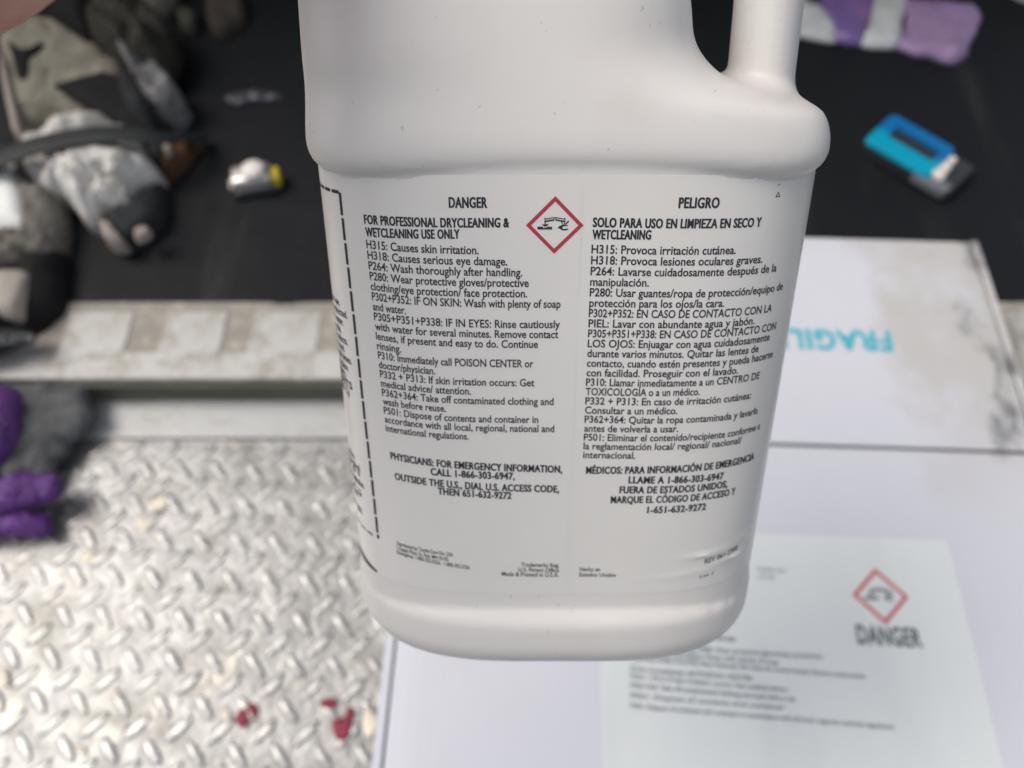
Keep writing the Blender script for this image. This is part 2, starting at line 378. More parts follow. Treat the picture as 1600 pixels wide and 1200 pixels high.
def jug_f(X, Y, Z):
    ss = lambda a, b, t: np.clip((t - a) / (b - a), 0, 1) ** 2 * (3 - 2 * np.clip((t - a) / (b - a), 0, 1))
    Zl = Z + 1.6 * ss(30, 80, X)
    tp = 1 + JT * np.clip(Z, -170, 0)
    d = np.maximum(np.maximum(sect(X / tp, Y, JA, JAR, JB, JN), Z - 4), -150 - Z)
    # kick: the base stands proud of the panel, rounded underneath
    R = 15.; q = np.clip(R - (Z + 172.5), 0, R); off = R - np.sqrt(np.maximum(R * R - q * q, 0))
    top = np.interp(Z, [-152, -149.6, -148, -146.4, -144.8, -143.8], [0, .15, .75, 2.1, 4.0, 6.5])
    k = sect(X / tp, Y, JA + 1.6, JAR + 1.6, JB + 4.2, 3.0) + off + top
    for x0, w0, a0 in ((52, 1.3, .8), (58, .9, 1.0), (62.5, 1.1, 1.3), (66, .8, 1.1)):       # dents knocked into the rim of the base
        k = k + a0 * np.exp(-((X - x0 + .35 * (Z + 146)) / w0) ** 2 - ((Z + 146) / 3.5) ** 2) * (Y < 0)
    k = np.maximum(k, -172.5 - Z); k = np.where(Z > -139, np.maximum(k, 3 + Z + 139), k)
    d = np.minimum(d, k)
    # shoulder
    zz = [-3, 0, 3, 7, 10, 13, 15.5, 16.8, 17.8, 19, 22, 26, 31, 41, 60, 80, 95, 106, 112, 118, 160]
    xr = np.interp(Z, zz, [72, 72.8, 73.2, 73.2, 72.8, 71.6, 69.5, 66, 58, 48.5, 42.5, 37.8, 34.2, 33, 28, 20, 13, 6, 0, -2, -2])
    xl = np.interp(Z, [-3, 45, 65, 80, 92, 102, 110, 114, 118, 160], [-76.2, -76.4, -75.5, -74, -68, -58, -48, -44, -42, -42])
    hb = np.interp(Z, [-3, 2, 9, 20, 40, 60, 80, 92, 102, 110, 114, 118, 160], [50.9, 50.8, 50.2, 48.7, 46, 42.5, 37.5, 33, 27, 22, 20.5, 20, 20])
    nn = np.interp(Z, [0, 20, 60, 100, 115], [5.2, 3.7, 3.0, 2.2, 2.0])
    c = np.where(Z > 14, (xl + xr) / 2, 0); w = np.clip((Z - 14) / 12, 0, 1); c = w * (xl + xr) / 2
    h = .5 * (xr - xl)
    s = sect(X - c, Y, np.abs(xl - c), np.abs(xr - c), hb, nn)
    led = np.interp(Zl, [-3, -1.5, -.4, .8, 2.2, 4, 6, 9], [9, 5, 3.0, 1.9, 1.1, .45, .12, 0]); s = s + led
    s = np.maximum(s, np.maximum(Z - 152, -3 - Zl))
    # handle: upright grip that leaves the shelf of the shoulder and turns back into the neck
    hx = lambda z: 60.0 + 0 * z
    g = None
    pts = [(60, 0, 15), (59.4, 0, 20), (59.0, 0, 40), (58, 0, 64), (53, 0, 84), (38, 0, 98), (14, 0, 106), (-12, 0, 108)]
    Ys = Y * .78
    for a, b in zip(pts[:-1], pts[1:]):
        q = capsule(X, Ys, Z, a, b, 9.9); g = q if g is None else np.minimum(g, q)
    u = smin(s, g, 4.0)
    return np.minimum(d, np.where(Z > -4, u, s))
def jug_blur(F, X, Y, Z, h):
    G = F
    for r in (2, 1):
        for ax in range(3): G = bblur(G, r, ax)
    w = np.clip((Z - 6) / 8, 0, 1)
    return F * (1 - w) + G * w
V, Q = nets(jug_f, (-86, -56, -177), (90, 56, 158), 1.25, jug_blur)
me_o = mesh_np('jug_body', V, Q, JUG, None); me_o.parent = jug
# cap
def lathe(prof, n=48):
    v = []; f = []
    for r, z in prof:
        for k in range(n): a = 2 * math.pi * k / n; v.append((r * math.cos(a), r * math.sin(a), z))
    m = len(prof)
    for i in range(m - 1):
        for k in range(n): l = (k + 1) % n; f.append((i * n + k, i * n + l, (i + 1) * n + l, (i + 1) * n + k))
    f.append(tuple(reversed(range(n)))); f.append(tuple((m - 1) * n + k for k in range(n)))
    return v, f
v, f = lathe([(23, 148), (24, 149), (24, 166), (22.5, 168), (5, 168.4)]); v = [(x - 22 + .0, y, z) for x, y, z in v]
me = bpy.data.meshes.new('jug_cap'); me.from_pydata(v, [], f); jlink('jug_cap', me, CAP)

# panel surface: arc length u from the middle of the front, height z, offset t
_t = np.linspace(-math.pi / 2 - 3.1, -math.pi / 2 + 3.1, 6001); _c, _s = np.cos(_t), np.sin(_t)
_X = np.where(_c < 0, JA, JAR) * np.sign(_c) * abs(_c) ** (2 / JN); _Y = JB * np.sign(_s) * abs(_s) ** (2 / JN)
_U = np.r_[0, np.cumsum(np.hypot(np.diff(_X), np.diff(_Y)))]; _U -= _U[3000]
_nx, _ny = np.gradient(_Y), -np.gradient(_X); _l = np.hypot(_nx, _ny); _l[_l == 0] = 1; _nx /= _l; _ny /= _l
def panel(u, z, t):
    u = np.asarray(u, float); z = np.asarray(z, float)
    return np.stack([(np.interp(u, _U, _X) + t * np.interp(u, _U, _nx)) * (1 + JT * z), np.interp(u, _U, _Y) + t * np.interp(u, _U, _ny), z + 0 * u], -1)
def panel_grid(name, u0, u1, z0, z1, nu, nz, t, mat, parent=None, th=.0, dt=None):
    uu, zz = np.meshgrid(np.linspace(u0, u1, nu + 1), np.linspace(z0, z1, nz + 1))
    tt = t + (dt(uu, zz) if dt else 0 * uu)
    P = panel(uu.ravel(), zz.ravel(), tt.ravel()); f = []
    for j in range(nz):
        for i in range(nu): a = j * (nu + 1) + i; f.append((a, a + 1, a + nu + 2, a + nu + 1))
    v = P.tolist()
    if th:                                                   # an edge that returns to the plastic
        rim = [i for i in range(nu + 1)] + [(j + 1) * (nu + 1) - 1 for j in range(1, nz + 1)] + [nz * (nu + 1) + i for i in reversed(range(nu))] + [j * (nu + 1) for j in reversed(range(1, nz))]
        o = len(v); v += panel(uu.ravel()[rim], zz.ravel()[rim], -th).tolist(); n = len(rim)
        for i in range(n): k = (i + 1) % n; f.append((rim[i], o + i, o + k, rim[k]))
    me = bpy.data.meshes.new(name); me.from_pydata(v, [], f); me.update(); return crease(jlink(name, me, mat, parent))
def wrink(u, z):   # the film puckers at its lower right corner
    g = lambda uc, zc, su, sz, a: a * np.exp(-((u - uc) / su) ** 2 - ((z - zc - .055 * (u - uc)) / sz) ** 2)
    return g(48, -124.5, 9, .8, .5) + g(60, -128.5, 8, 1.0, .6) + g(42, -131.5, 10, .7, .35) + g(66, -122, 5, .9, .4) + .05 * np.sin(u * .22) * np.sin(z * .11)
label = panel_grid('front_label', -112, 112, -138.4, -1.1, 300, 110, .09, LABEL, None, .3, wrink)
v_ = panel_grid('label_seam', 1.2, 1.75, -137.0, -4, 1, 60, .115, LABEL, label, .0)
def put_panel(name, items, mat, t=.17):
    V = []; Fc = []
    for vv, ff in items:
        o = sum(len(q) for q in V); V.append(vv); Fc += [tuple(o + i for i in q) for q in ff]
    V = np.concatenate(V); tt = t + wrink(V[:, 0], V[:, 1]); P = panel(V[:, 0], V[:, 1], tt)
    me = bpy.data.meshes.new(name); me.from_pydata(P.tolist(), [], Fc); me.update(); return jlink(name, me, mat, label, False)
def tline(b, u0, u1, z0, z1, s, cap=None):
    v, f, w = glyphs(s, (.017, .022, .012)[b])
    cap = cap or (2.45 if b else 2.32); q = v.copy(); q[:, 0] = u0 + v[:, 0] / w * (u1 - u0)
    q[:, 1] = z0 + (z1 - z0) * (q[:, 0] - u0) / (u1 - u0) + v[:, 1] * cap - cap * .5
    if b == 1: q = np.concatenate([q - (.07, 0), q + (.07, 0)]); n = len(v); f = f + [tuple(n + i for i in g) for g in f]
    return q, f
ENGLISH = [
    (1, -33.8, -23.6, -8.1, -8.0, "DANGER"),
    (1, -58.6, -17.8, -13.8, -13.3, "FOR PROFESSIONAL DRYCLEANING &"),
    (1, -58.5, -31.2, -17.3, -16.5, "WETCLEANING USE ONLY"),
    (0, -58.58, -26.1, -20.74, -20.85, "H315: Causes skin irritation."),
    (0, -58.52, -18.3, -23.78, -23.92, "H318: Causes serious eye damage."),
    (0, -58.45, -14.2, -26.81, -26.96, "P264: Wash thoroughly after handling."),
    (0, -58.38, -12.4, -29.84, -30.0, "P280: Wear protective gloves/protective"),
    (0, -58.32, -12.8, -32.87, -33.03, "clothing/eye protection/ face protection."),
    (0, -58.25, -3.4, -35.9, -36.09, "P302+P352: IF ON SKIN: Wash with plenty of soap"),
    (0, -58.18, -47.6, -38.93, -38.97, "and water."),
    (0, -58.11, -3.4, -41.96, -42.15, "P305+P351+P338: IF IN EYES: Rinse cautiously"),
    (0, -58.05, -3.8, -44.99, -45.18, "with water for several minutes. Remove contact"),
    (0, -57.98, -9.6, -48.02, -48.19, "lenses, if present and easy to do. Continue"),
    (0, -57.91, -49.9, -51.06, -51.09, "rinsing."),
    (0, -57.84, -10.9, -54.09, -54.25, "P310: Immediately call POISON CENTER or"),
    (0, -57.78, -39.8, -57.12, -57.18, "doctor/physician."),
    (0, -57.71, -10.5, -60.15, -60.32, "P332 + P313: If skin irritation occurs: Get"),
    (0, -57.64, -29.3, -63.18, -63.28, "medical advice/ attention."),
    (0, -57.57, -4.7, -66.21, -66.4, "P362+364: Take off contaminated clothing and"),
    (0, -57.51, -37.1, -69.24, -69.31, "wash before reuse."),
    (0, -57.44, -9.2, -72.27, -72.44, "P501: Dispose of contents and container in"),
    (0, -57.37, -4.3, -75.3, -75.49, "accordance with all local, regional, national and"),
    (0, -57.31, -30.4, -78.34, -78.43, "international regulations."),
    (1, -56.3, -1.5, -88.0, -89.7, "PHYSICIANS: FOR EMERGENCY INFORMATION,"),
    (1, -42.9, -16.3, -91.7, -92.2, "CALL 1-866-303-6947,"),
    (1, -55.3, -2.3, -95.3, -96.9, "OUTSIDE THE U.S., DIAL U.S. ACCESS CODE,"),
    (1, -40.9, -17.4, -98.6, -99.3, "THEN 651-632-9272"),
]
SPANISH = [
    (1, 27.3, 38.4, -8.1, -8.3, "PELIGRO"),
    (1, 4.7, 51.6, -13.2, -14.1, "SOLO PARA USO EN LIMPIEZA EN SECO Y"),
    (1, 4.7, 20.5, -16.5, -16.6, "WETCLEANING"),
    (0, 4.59, 44.9, -20.47, -21.35, "H315: Provoca irritación cutánea."),
    (0, 4.6, 53.8, -23.52, -24.59, "H318: Provoca lesiones oculares graves."),
    (0, 4.61, 59.6, -26.57, -27.77, "P264: Lavarse cuidadosamente después de la"),
    (0, 4.62, 21.0, -29.61, -29.97, "manipulación."),
    (0, 4.63, 63.8, -32.66, -33.95, "P280: Usar guantes/ropa de protección/equipo de"),
    (0, 4.64, 43.4, -35.71, -36.55, "protección para los ojos/la cara."),
    (0, 4.65, 60.2, -38.76, -39.97, "P302+P352: EN CASO DE CONTACTO CON LA"),
    (0, 4.67, 54.2, -41.81, -42.89, "PIEL: Lavar con abundante agua y jabón."),
    (0, 4.68, 63.4, -44.86, -46.14, "P305+P351+P338: EN CASO DE CONTACTO CON"),
    (0, 4.69, 61.3, -47.91, -49.14, "LOS OJOS: Enjuagar con agua cuidadosamente"),
    (0, 4.7, 57.3, -50.96, -52.11, "durante varios minutos. Quitar las lentes de"),
    (0, 4.71, 64.2, -54.01, -55.31, "contacto, cuando estén presentes y pueda hacerse"),
    (0, 4.72, 50.8, -57.06, -58.06, "con facilidad. Proseguir con el lavado."),
    (0, 4.73, 59.4, -60.11, -61.3, "P310: Llamar inmediatamente a un CENTRO DE"),
    (0, 4.74, 39.1, -63.16, -63.91, "TOXICOLOGÍA o a un médico."),
    (0, 4.75, 57.0, -66.21, -67.35, "P332 + P313: En caso de irritación cutánea:"),
    (0, 4.77, 32.8, -69.26, -69.87, "Consultar a un médico."),
    (0, 4.78, 61.1, -72.31, -73.54, "P362+364: Quitar la ropa contaminada y lavarla"),
    (0, 4.79, 33.6, -75.36, -75.99, "antes de volverla a usar."),
    (0, 4.8, 63.6, -78.41, -79.69, "P501: Eliminar el contenido/recipiente conforme a"),
    (0, 4.81, 55.9, -81.46, -82.57, "la reglamentación local/ regional/ nacional/"),
    (0, 4.82, 21.0, -84.51, -84.86, "internacional."),
    (1, 6.0, 62.8, -90.0, -90.4, "MÉDICOS: PARA INFORMACIÓN DE EMERGENCIA"),
    (1, 19.5, 50.9, -93.6, -94.6, "LLAME A 1-866-303-6947"),
    (1, 16.9, 52.8, -97.2, -98.0, "FUERA DE ESTADOS UNIDOS,"),
    (1, 14.3, 56.5, -100.8, -101.5, "MARQUE EL CÓDIGO DE ACCESO Y"),
    (1, 26.3, 45.9, -104.9, -105.2, "1-651-632-9272"),
]
heads = ('DANGER', 'PELIGRO')
put_panel('english_lettering', [tline(b, u0, u1, z0, z1, s, 2.7 if s in heads else None) for b, u0, u1, z0, z1, s in ENGLISH], INK)
put_panel('spanish_lettering', [tline(b, u0, u1, z0, z1, s, 2.7 if s in heads else None) for b, u0, u1, z0, z1, s in SPANISH], INK)
SMALL = [(2, -56.7, -36.8, -121.6, -122.9, 'Distributed by: Textile Care Div. USA', 1.5), (2, -56.7, -38.5, -123.5, -124.9, '1 Supply Place, St. Paul, MN 55102', 1.5), (2, -56.9, -31.4, -125.2, -127.6, 'Emergency: 1-800-352-5326 - 1-800-352-5326', 1.5),
         (2, -14.2, -1.5, -125.9, -126.2, 'Trademarks Reg.', 1.6), (2, -15.1, -1.5, -127.9, -128.2, 'U.S. Patent Office', 1.6), (2, -20.7, -1.5, -129.8, -130.1, 'Made & Printed in U.S.A.', 1.7),
         (2, 5.4, 12.2, -127.8, -127.9, 'Hecho en', 1.6), (2, 5.4, 17.6, -130.0, -130.2, 'Estados Unidos', 1.6), (2, 48.1, 61.7, -127.3, -125.6, 'REV 061-2300', 2.0), (2, 47, 52, -133.4, -133.0, 'Lot 1', 1.1)]
SMALL = [q for q in SMALL if True]
put_panel('small_print', [tline(b, u0, u1, z0, z1, s, c) for b, u0, u1, z0, z1, s, c in SMALL], INK)
# left side panel: dashed border and narrow columns of text
def quad(u0, z0, u1, z1): return np.array([(u0, z0), (u1, z0), (u1, z1), (u0, z1)]), [(0, 1, 2, 3)]
def poly(P): return np.array(P, float), [tuple(range(len(P)))]
def stroke(P, w):
    """constant-width polyline"""
    out = []; f = []; P = [np.array(p, float) for p in P]
    for a, b in zip(P[:-1], P[1:]):
        d = (b - a) / np.linalg.norm(b - a); n = np.array([-d[1], d[0]]) * w / 2; o = len(out); e = d * w * .3
        out += [a - n - e, b - n + e, b + n + e, a + n - e]; f.append((o, o + 1, o + 2, o + 3))
    return np.array(out), f
its = []; z = -7.4
while z > -122.5:
    x = np.interp(z, [-122, -7], [-64.6, -66.9]); its.append(quad(x - .55, max(z - 6.3, -122.6), x + .55, z)); z -= 7.1
u = -67.3
while u > -110: its.append(quad(u - 3.6, -7.9, u, -6.9)); its.append(quad(u - 3.6, -122.8, u, -122.0)); u -= 4.5
put_panel('dashed_border', its, INK)
put_panel('side_lettering', [tline(1 if k in (18, 19) else 0, -106, -69.5 - (k * 7 % 5) * 1.3, -14 - k * 3.0, -14 - k * 3.0, s) for k, s in enumerate([
    '', '', '', '', '', '', '', '', '', 'Read all of the label before use.', 'Add to the wash wheel as directed.', 'Use with cold or warm water.', 'Rinse well after each cycle.', 'Do not mix with other products.', 'Keep container closed when stored.',
    'Protect from freezing at all times.', 'Store upright in a cool dry place.', 'For stains apply to the fabric.', 'NET CONTENTS', '1 US GAL (3.78 L)', '', '', '', '', '', '', '', 'Rinse empty container before', 'it is recycled or discarded.', '', 'Dispose of in line with local rules.', '', 'Wash hands after use.', '', 'FOR WORKPLACE USE']) if s], INK)
its = [tline(0, -96, -72, -100 - k * 4.1, -100 - k * 4.1 , s, 2.6) for k, s in enumerate(['ITEM 61', 'LOT', 'MFG'])]
its += [quad(u_, -138.1, u_ + 1.02, -135.2 - max(0, (u_ + 76) * .22)) for u_ in range(-108, -67)]
put_panel('side_band', its, INK)
its = [stroke([(55.2, -7.6), (55.9, -6.4), (56.6, -7.6), (55.2, -7.6)], .22), stroke([(55.4, -4.6), (56.4, -4.2)], .12)]
put_panel('print_speck', its, INK)
# corrosion pictogram
cu_, cz_ = -5.55, -14.0; R0, R1 = 7.75, 6.35
dm = lambda r: [(cu_, cz_ + r), (cu_ + r, cz_), (cu_, cz_ - r), (cu_ - r, cz_)]
a_, b_ = dm(R0), dm(R1)
put_panel('hazard_diamond', [(np.array(a_ + b_), [(i, (i + 1) % 4, 4 + (i + 1) % 4, 4 + i) for i in range(4)])], RED)
def picto(cx, cz, k):
    T = lambda P: [(cx + x * k, cz + y * k) for x, y in P]
    I = [poly(T([(-.66, -.16), (-.10, -.16), (-.10, -.05), (-.28, -.05), (-.33, -.10), (-.37, -.06), (-.42, -.12), (-.46, -.05), (-.66, -.05)]))]
    for sx in (-1, 1):
        I += [stroke(T([(sx * .02, .30), (sx * .38, .24)]), .035 * k), stroke(T([(sx * .04, .21), (sx * .37, .15)]), .06 * k), stroke(T([(sx * .02, .31), (sx * .05, .20)]), .03 * k), stroke(T([(sx * .38, .28), (sx * .38, .13)]), .035 * k)]
    I += [stroke(T([(-.37, .14), (-.37, .02)]), .04 * k), poly(T([(-.50, .06), (-.42, .03), (-.39, .06), (-.36, .03), (-.24, .07), (-.28, -.01), (-.33, -.035), (-.41, -.035), (-.46, 0)]))]
    I += [stroke(T([(.37, .14), (.37, 0)]), .03 * k), stroke(T([(.24, .15), (.31, .03)]), .035 * k), stroke(T([(.52, .16), (.42, .05)]), .05 * k)]
    I += [poly(T([(.10, -.10), (.22, 0), (.36, .03), (.50, .0), (.52, -.03), (.38, -.02), (.30, -.06), (.28, -.10), (.34, -.14), (.52, -.12), (.50, -.17), (.38, -.20), (.24, -.17), (.20, -.13)]))]
    return I
put_panel('corrosion_symbol', picto(cu_, cz_, 7.0), INK)
# grime in the groove under the shoulder, right
its = []
for k in range(9):
    u = 61 + k * 1.5; its.append(stroke([(u, -.4 + random.uniform(-.3, .3)), (u + random.uniform(.8, 1.8), .4 + random.uniform(-.2, .6))], random.uniform(.2, .5)))
V = []; Fc = []
for vv, ff in its:
    o = sum(len(q) for q in V); V.append(vv); Fc += [tuple(o + i for i in q) for q in ff]
V = np.concatenate(V); P = panel(V[:, 0], V[:, 1] - .6, .0 * V[:, 0] + 1.5)

# ------------------------------------------------------------------ the hand on the jug's neck
m = Mt('skin', (.68, .34, .27), .5, sss=.25, unit=.001); m.over(m.ramp(m.noise(60, 5), .4, .8), (.52, .22, .16)); m.bump(m.noise(420, 4), .0006); SKIN = m.m
m = Mt('finger_nail', (.66, .42, .36), .3, unit=.001); m.bump(m.noise(200, 2), .0001); NAIL = m.m
NC = Vector((-22, 0, 0))
def c2w(p): return Vector((0, 0, CAM_H)) + (cr * p[0] + cd * p[1] + cf * p[2]) * .001
def c2j(p): return JM.transposed() @ (Vector(p) - JO)
def ring(a, r, z): return Vector((-22 + r * math.cos(math.radians(a)), r * math.sin(math.radians(a)), z))
wrist = c2j((-107, -90, 134)); elbow = c2j((-300, 50, 60)); 
heel = c2j((-72, -134, 160)); palm = ring(200, 40, 122)
fing = []
for k, (z, L) in enumerate(((100, 60), (117, 72), (134, 76), (150, 68))):
    fing.append([ring(205, 38, z), ring(228, 36, z + 1), ring(252, 31, z + 1), ring(252 + L * .55, 30, z), ring(252 + L, 29, z - 1)])
thumb = [heel.lerp(palm, .35), ring(175, 42, 112), ring(140, 35, 120), ring(105, 31, 128), ring(78, 30, 133)]
def hand_f(X, Y, Z):
    d = capsule(X, Y, Z, elbow, wrist, 40, 25.5); d = smin(d, capsule(X, Y, Z, wrist, heel, 25, 24), 10)
    d = smin(d, capsule(X, Y, Z, heel, ring(202, 42, 114), 21, 15), 10)
    for fg in fing:
        d = smin(d, capsule(X, Y, Z, heel, fg[0], 16, 11), 8)
        q = None
        for i in range(4):
            c = capsule(X, Y, Z, fg[i], fg[i + 1], 9.6 - i * .5, 9.2 - i * .5); q = c if q is None else smin(q, c, 2)
        d = smin(d, q, 3)
    q = None
    for i in range(4):
        c = capsule(X, Y, Z, thumb[i], thumb[i + 1], (14, 12, 10.8, 10)[i], (12, 10.8, 10, 9)[i]); q = c if q is None else smin(q, c, 2)
    return smin(d, q, 5)
lo = [min(p[i] for p in (elbow, wrist, heel)) - 44 for i in range(3)]; hi = [max([p[i] for p in (elbow, wrist, heel)] + [20 if i < 2 else 165]) + 44 for i in range(3)]
V, Q = nets(hand_f, lo, hi, 2.5)
person = empty('person'); person.matrix_basis = JW
tag(person, 'bare forearm and hand gripping the neck of the white jug, seen in the corner', 'person')
me_o = mesh_np('hand', V, Q, SKIN, None); me_o.parent = person
def nail(c, n, a, parent):
    n = n.normalized(); a = (a - n * a.dot(n)).normalized(); b = n.cross(a); v = []; f = []
    for i in range(9):
        for j in range(7):
            s, t = -1 + i / 4, -1 + j / 3; v.append(c + a * s * 5.2 + b * t * 4.4 * (1 - .12 * s * s) + n * (.7 - 1.5 * t * t - .3 * s * s))
    for i in range(8):
        for j in range(6): q = i * 7 + j; f.append((q, q + 1, q + 8, q + 7))
    me = bpy.data.meshes.new('finger_nail'); me.from_pydata(v, [], f); o = jlink('finger_nail', me, NAIL, parent)
for fg in fing + [thumb]:
    e = fg[-1]; outw = Vector((e.x + 22, e.y, 0)).normalized(); nail(e + outw * 8.0, outw, fg[-1] - fg[-2], me_o)

# ------------------------------------------------------------------ the carton
m = Mt('white_cardboard', (.61, .62, .675), .75, spec=.3)
m.bump(m.noise(1, 4, .5, m.mp((260, 6, 1))), .0005, .6); m.bump(m.noise(25, 4), .002, .4)
m.over(m.math('MULTIPLY', m.ramp(m.noise(9, 6, .6), .5, .8), .35), (.55, .54, .55))
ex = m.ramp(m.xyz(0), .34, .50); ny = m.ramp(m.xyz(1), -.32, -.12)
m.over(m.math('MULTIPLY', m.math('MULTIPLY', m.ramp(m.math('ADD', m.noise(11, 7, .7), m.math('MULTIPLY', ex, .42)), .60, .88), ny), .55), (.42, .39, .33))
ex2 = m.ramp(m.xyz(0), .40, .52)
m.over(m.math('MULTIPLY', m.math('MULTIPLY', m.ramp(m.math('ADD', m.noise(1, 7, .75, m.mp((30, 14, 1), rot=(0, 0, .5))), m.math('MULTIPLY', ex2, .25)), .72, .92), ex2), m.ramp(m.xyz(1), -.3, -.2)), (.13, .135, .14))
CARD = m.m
m = Mt('cardboard_core', (.30, .26, .25), .85); m.bump(m.noise(300, 2), .001); CORE = m.m
m = Mt('paper_label', (.69, .72, .72), .5); m.over(m.ramp(m.noise(6, 4, .5, m.mp((3, .6, 1))), .5, .75), (.63, .665, .67)); m.bump(m.noise(1, 3, .5, m.mp((26, 2, 1))), .0016, .6); PAPER = m.m
m = Mt('teal_print', (.015, .42, .52), .6); m.over(m.ramp(m.noise(120, 3), .5, .7), (.10, .50, .58)); TEAL = m.m
m = Mt('box_print_black', (.09, .11, .125), .6); m.over(m.ramp(m.noise(300, 2), .5, .7), (.12, .14, .15)); BINK = m.m
m = Mt('box_print_red', (.55, .09, .11), .6); m.over(m.ramp(m.noise(300, 2), .5, .7), (.6, .16, .17)); BRED = m.m
ZB = .12; BW, BD = .527, .58; FLAP_TOP = ZB
bx = empty('cardboard_box'); RB = math.radians(-2.1)
corner = at(1528, 376, ZB); bx.matrix_basis = Matrix.Translation((corner.x, corner.y, 0)) @ Matrix.Rotation(RB, 4, 'Z') @ Matrix.Translation((-BW, 0, 0))
# local frame: x 0..BW, y 0..-BD, top at ZB
tag(bx, 'big white cardboard box with upside down teal print and a hazard sheet on top', 'box')
def bl(name, lo, hi, mat, bevel=.002, parent=None):
    bm = bmesh.new(); box_bm(bm, lo, hi, bevel, 2); me = bpy.data.meshes.new(name); bm.to_mesh(me); bm.free()
    o = bpy.data.objects.new(name, me); C.objects.link(o); me.materials.append(mat); o.parent = parent or bx; return o
for nm, lo, hi in (('side_wall', (0, -BD, .004), (.005, 0, ZB - .002)), ('side_wall', (BW - .005, -BD, .004), (BW, 0, ZB - .002)), ('side_wall', (.0052, -.005, .004), (BW - .0052, 0, ZB - .002)), ('side_wall', (.0052, -BD, .004), (BW - .0052, -BD + .005, ZB - .002))):
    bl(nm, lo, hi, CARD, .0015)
bl('box_bottom', (.0055, -BD + .0055, .004), (BW - .0055, -.0055, .008), CORE, 0)
bl('inner_flap', (.006, -BD + .006, ZB - .012), (BW - .006, -.006, ZB - .0075), CORE, 0)
SEAM = (at(1190, 710, ZB) - corner); seam_y = -.2225
def flap_z(x, y):
    y0, y1 = (-.004, seam_y + .0016) if y > seam_y else (seam_y - .0016, -BD + .004)
    return ZB + .0010 * noise.noise(Vector((x * 8, y * 8, y0 * 20))) + .0010 * math.sin(math.pi * min(1, max(0, (y - y0) / (y1 - y0))))
def flap(y0, y1):
    nx, ny = 44, 24; v = []; f = []
    for s in (0, 1):
        for j in range(ny + 1):
            for i in range(nx + 1):
                a, b = i / nx, j / ny; x = .0085 + (BW - .017) * a; y = y0 + (y1 - y0) * b
                e = min(a, 1 - a, ) ; z = flap_z(x, min(max(y, min(y0, y1)), max(y0, y1))) - s * .004
                if s == 0:
                    ed = min(a * .51, (1 - a) * .51, b * .22, (1 - b) * .22); z -= .0016 * max(0, 1 - ed / .003)
                v.append((x, y, z))
    N = (nx + 1) * (ny + 1)
    for j in range(ny):
        for i in range(nx):
            a = j * (nx + 1) + i; q = (a, a + 1, a + nx + 2, a + nx + 1); f.append(tuple(reversed(q)) if y1 < y0 else q); q2 = tuple(N + k for k in q); f.append(q2 if y1 < y0 else tuple(reversed(q2)))
    rim = [i for i in range(nx + 1)] + [(j + 1) * (nx + 1) - 1 for j in range(1, ny + 1)] + [ny * (nx + 1) + i for i in reversed(range(nx))] + [j * (nx + 1) for j in reversed(range(1, ny))]
    for i in range(len(rim)): k = (i + 1) % len(rim); f.append((rim[i], rim[k], N + rim[k], N + rim[i]))
    me = bpy.data.meshes.new('top_flap'); me.from_pydata(v, [], f); me.update(); bm = bmesh.new(); bm.from_mesh(me); bmesh.ops.recalc_face_normals(bm, faces=bm.faces); bm.to_mesh(me); bm.free()
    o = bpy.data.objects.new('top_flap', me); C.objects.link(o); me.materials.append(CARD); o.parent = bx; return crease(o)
fl1 = flap(-.004, seam_y + .0016); fl2 = flap(seam_y - .0016, -BD + .004)
bl('edge_fold', (.0, -BD, ZB - .0015), (.0068, 0, ZB + .0005), CARD, .0009); bl('edge_fold', (BW - .0068, -BD, ZB - .0015), (BW, 0, ZB + .0005), CARD, .0009)
BI = bx.matrix_basis.inverted()
def bxy(px, py): q = BI @ at(px, py, ZB); return q.x, q.y
PZ = ZB + .0022
def btext(name, items, mat, parent, z):
    V = []; Fc = []; n = 0
    for vv, ff in items: V.append(vv); Fc += [tuple(n + i for i in q) for q in ff]; n += len(vv)
    V = np.concatenate(V); me = bpy.data.meshes.new(name); me.from_pydata([(x, y, flap_z(x, y) + z) for x, y in V], [], Fc); me.update()
    o = bpy.data.objects.new(name, me); C.objects.link(o); me.materials.append(mat); o.parent = parent; return o
def bline(s, p0, p1, cap, bold=0.):
    v, f, w = glyphs(s, bold); a = np.array(bxy(*p0)); b = np.array(bxy(*p1)); d = (b - a); L = np.linalg.norm(d); d /= L; n = np.array([-d[1], d[0]])
    return a + (v[:, :1] / w * L) * d + (v[:, 1:] * cap) * n, f
